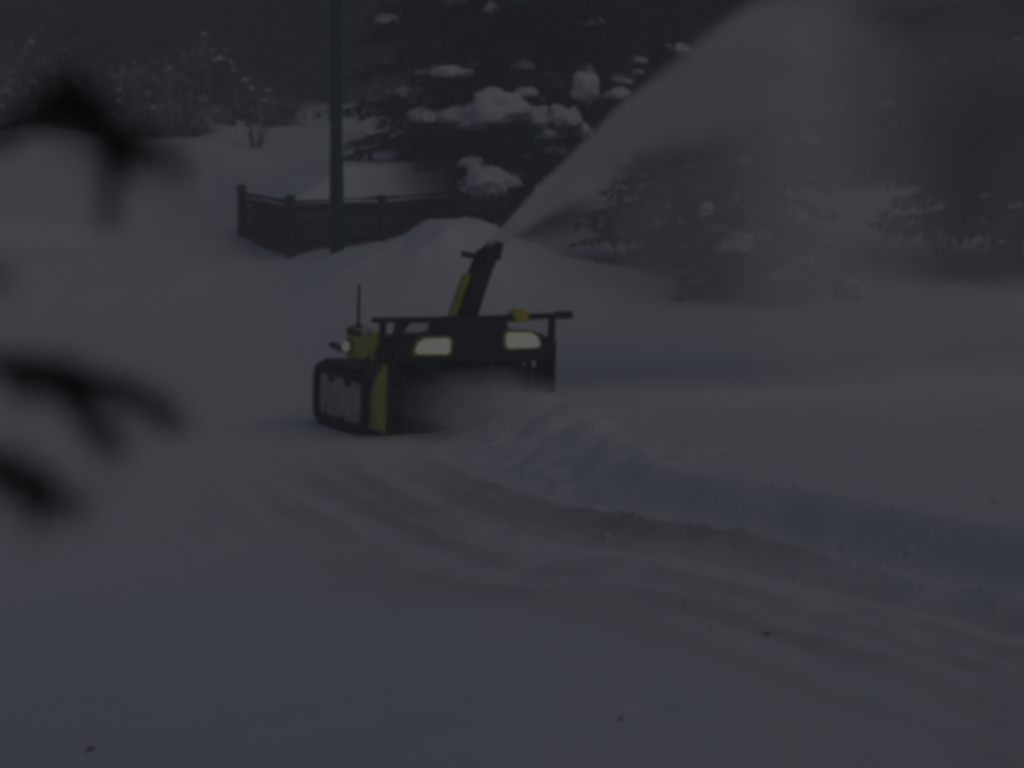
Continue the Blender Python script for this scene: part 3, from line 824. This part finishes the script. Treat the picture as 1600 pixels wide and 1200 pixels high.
# ------------------------------------------------------------------ unseen building added behind the camera to shade the foreground
shade_house = empty('shade_house', (11.0, -9.0, 0.0))
tag(shade_house, 'long plain building added unseen behind the viewer to shade the near snow', 'shade_house')
PLASTER = mat('shade_house_plaster', (0.20, 0.205, 0.21), 0.9, var=.1, scale=3, bump=.2)
m = MB(); m.box(-17, 19, -4.6, 3.3, -.5, 14.0); m.build('wall', PLASTER, shade_house)
m = MB(); m.prism([(-5.4, 14.01), (3.9, 14.01), (3.9, 14.25), (-0.4, 17.6), (-1.0, 17.6), (-5.4, 14.25)], 'x', -17.6, 19.6); m.build('roof', mat('roof_tiles', (.06, .05, .05), .9, var=.2), shade_house)
for fl in (0.9, 3.6, 6.2, 8.8, 11.4):
    for k in range(9):
        xx = -15.5 + 4.1 * k
        m = MB(); m.box(xx - .62, xx + .62, 3.27, 3.34, fl, fl + 1.4); w0 = m.build('window_frame', SNOW if False else GREYP, shade_house)
        m = MB(); m.box(xx - .54, xx + .54, 3.33, 3.36, fl + .08, fl + 1.32); m.build('pane', mat('window_glass', (.02, .022, .025), .1) if 'window_glass' not in bpy.data.materials else bpy.data.materials['window_glass'], w0)

# ------------------------------------------------------------------ bits lying on the snow
def bit(px_, py_, label, L, seed):
    r = random.Random(seed); p = on_plane(px_, py_); p.z = gz(p.x, p.y)
    m = MB(); a = r.uniform(0, 6)
    d = Vector((math.cos(a), math.sin(a), 0)) * L
    m.tube([-d * .5 + Vector((0, 0, .004)), Vector((0, 0, .012)), d * .5 + Vector((0, 0, .006))], [.003, .006, .002], 6)
    m.tube([Vector((0, 0, .010)), Vector((d.y, -d.x, 0)) * .4 + Vector((0, 0, .016))], [.005, .002], 6)
    o = m.build('fallen_twig', BARK); o.location = p
    tag(o, label, 'twig')
bit(141, 1155, 'tiny dark twig on the smooth snow, nearest the bottom left', .045, 1)
bit(1198, 993, 'small twig lying on the snow beside the cleared strip', .04, 2)
bit(968, 1141, 'thin twig half sunk in the smooth snow near the front', .04, 4)

# ------------------------------------------------------------------ blown snow
def volume_mat(name, build, color=(.99, .99, .995), aniso=0.0):
    m = bpy.data.materials.new(name); m.use_nodes = True
    nt = m.node_tree
    for n in list(nt.nodes): nt.nodes.remove(n)
    out = nt.nodes.new('ShaderNodeOutputMaterial'); pv = nt.nodes.new('ShaderNodeVolumePrincipled')
    pv.inputs['Color'].default_value = (*color, 1); pv.inputs['Anisotropy'].default_value = aniso
    nt.links.new(pv.outputs[0], out.inputs['Volume'])
    tc = nt.nodes.new('ShaderNodeTexCoord'); sp = nt.nodes.new('ShaderNodeSeparateXYZ'); nt.links.new(tc.outputs['Object'], sp.inputs[0])
    class E:                                    # tiny expression helper over Math nodes
        def __init__(s, sock): s.s = sock
        @staticmethod
        def op(o, a, b=None, c=None, clamp=False):
            n = nt.nodes.new('ShaderNodeMath'); n.operation = o; n.use_clamp = clamp
            for i, q in enumerate((a, b, c)):
                if q is None: continue
                if isinstance(q, E): nt.links.new(q.s, n.inputs[i])
                else: n.inputs[i].default_value = q
            return E(n.outputs[0])
        def __add__(s, o): return E.op('ADD', s, o)
        def __radd__(s, o): return E.op('ADD', o, s)
        def __sub__(s, o): return E.op('SUBTRACT', s, o)
        def __rsub__(s, o): return E.op('SUBTRACT', o, s)
        def __mul__(s, o): return E.op('MULTIPLY', s, o)
        def __rmul__(s, o): return E.op('MULTIPLY', o, s)
        def __truediv__(s, o): return E.op('DIVIDE', s, o)
        def clamp(s): return E.op('ADD', s, 0.0, clamp=True)
        def smooth(s, a, b):
            n = nt.nodes.new('ShaderNodeMapRange'); n.interpolation_type = 'SMOOTHSTEP'
            nt.links.new(s.s, n.inputs[0]); n.inputs[1].default_value = a; n.inputs[2].default_value = b
            return E(n.outputs[0])
    def noise(scale, stretch=(1, 1, 1), detail=4):
        mp = nt.nodes.new('ShaderNodeMapping'); mp.inputs['Scale'].default_value = stretch
        nt.links.new(tc.outputs['Object'], mp.inputs[0])
        n = nt.nodes.new('ShaderNodeTexNoise'); n.inputs['Scale'].default_value = scale; n.inputs['Detail'].default_value = detail
        nt.links.new(mp.outputs[0], n.inputs['Vector']); return E(n.outputs['Fac'])
    dens = build(E(sp.outputs[0]), E(sp.outputs[1]), E(sp.outputs[2]), E, noise)
    nt.links.new(dens.s, pv.inputs['Density'])
    return m

PA, PBB = 0.86, 0.095
THROW = math.atan2(0.30, 0.954)
def plume_density(x, y, z, E, noise):
    zc = x * PA - x * x * PBB
    d = z - zc
    up = x * 0.215 + 0.055
    dn = x * 0.20 + 0.055
    above = d.smooth(0, 1) * 0                       # placeholder keeps node order simple
    ru = (d / up); rd = (d / dn) * -1.0
    fu = 1.0 - ru.smooth(0.15, 1.1)
    fd = 1.0 - rd.smooth(-0.6, 1.3)
    wy = x * 0.17 + 0.05
    ry = E.op('ABSOLUTE', y / wy)
    fy = 1.0 - ry.smooth(0.3, 1.0)
    core = fu * fd * fy
    n = noise(2.4, (.45, 1, 1), 8).smooth(.28, .72) * 1.3 + 0.25
    amp = E.op('DIVIDE', 40.0, x * 1.35 + 0.18) * (1.0 - x.smooth(1.6, 3.5) * 0.93)
    return core * n * amp * (x + 0.02).smooth(0, .05) + above
def ring_mesh(rings):
    m = MB(); n = len(rings[0]); m.v = [p for r_ in rings for p in r_]
    for i in range(len(rings) - 1):
        for k in range(n): m.f.append((i * n + k, i * n + (k + 1) % n, (i + 1) * n + (k + 1) % n, (i + 1) * n + k))
    m.f.append(tuple(range(n))[::-1]); m.f.append(tuple((len(rings) - 1) * n + k for k in range(n))); m.m = [0] * len(m.f)
    return m
rings = []
for i in range(25):
    x = -0.02 + 5.6 * i / 24; xx = max(0, x)
    zc = PA * xx - PBB * xx * xx; up, dn, wy = .24 * xx + .075, 1.5 * (.2 * xx + .055), .17 * xx + .07
    rings.append([(x, wy * math.cos(a), zc + (up if math.sin(a) > 0 else dn) * math.sin(a) * 1.0) for a in [2 * math.pi * k / 16 for k in range(16)]])
    if True:  # square the ring a little so the density fades out before the skin
        rings[-1] = [(p[0], p[1] * 1.12, zc + (p[2] - zc) * 1.12) for p in rings[-1]]
pl = ring_mesh(rings).build('snow_plume', volume_mat('blown_snow', plume_density))
pl.location = NOZ; pl.rotation_euler = (0, 0, THROW)
tag(pl, 'plume of snow thrown up and to the right from the chute', 'plume', kind='stuff')

# powder sifting down from the plume, over the right side
def dust_density(x, y, z, E, noise):
    zc = x * PA - x * x * PBB
    d = zc - z                                           # depth under the plume's centre line
    n = noise(1.0, (1.3, 1, .35), 6).smooth(.28, .75) + 0.25
    fx = x.smooth(0.3, 2.0) * (1.0 + (1.0 - E.op('ABSOLUTE', x - 2.75).smooth(.0, .95)) * 0.85)
    fd = d.smooth(.0, .6) * (z + 1.33).smooth(0, .7) * (1.0 - d.smooth(1.5, 4.0) * .2)
    fy = 1.0 - E.op('ABSOLUTE', y).smooth(.5, 1.15)
    return n * fx * fd * fy * (1.0 - x.smooth(2.5, 4.3) * .6) * 0.62
rings = []
for i in range(20):
    x = 0.2 + 6.8 * i / 19; zc = PA * x - PBB * x * x
    z0 = -1.35; z1 = zc + .15
    rings.append([(x, -1.2, z0), (x, 1.2, z0), (x, 1.2, z1), (x, -1.2, z1)])
du = ring_mesh(rings).build('snow_dust', volume_mat('sifting_snow', dust_density))
du.location = NOZ; du.rotation_euler = (0, 0, THROW)
tag(du, 'thin curtain of powder snow falling from the plume', 'snow dust', kind='stuff')

# churned snow flying low in front of the auger
def churn_density(x, y, z, E, noise):
    r2 = E.op('SQRT', x * x + y * y + z * z)
    n = noise(2.5, (1, 1, 1), 5).smooth(.3, .75) + .2
    return (1.0 - r2.smooth(.25, 1.0)) * n * (x + 1.2) * 4.0
m = MB(); v_, f_ = ICO[3]; m.add(v_, f_)
sw = m.build('snow_spray', volume_mat('churned_snow', churn_density))
sw.location = MACH @ Vector((0.64, -0.22, 0.20)); sw.rotation_euler = (0, 0, MACH_YAW); sw.scale = (.82, .48, .34)
tag(sw, 'churned snow flying in front of the auger housing', 'snow spray', kind='stuff')

# the air: fine snow hanging everywhere, far darks fade to grey
m = MB(); m.box(-75, 75, -24, 114, -2.0, 19.0)
hz = m.build('haze', None)
hz.data.materials.clear()
hm = bpy.data.materials.new('haze_air'); hm.use_nodes = True
nt = hm.node_tree
for n in list(nt.nodes): nt.nodes.remove(n)
out = nt.nodes.new('ShaderNodeOutputMaterial'); pv = nt.nodes.new('ShaderNodeVolumePrincipled')
pv.inputs['Color'].default_value = (.95, .96, .98, 1); pv.inputs['Density'].default_value = 0.0118
nt.links.new(pv.outputs[0], out.inputs['Volume']); hz.data.materials.append(hm)
tag(hz, 'pale winter haze of fine drifting snow', 'haze', kind='stuff')
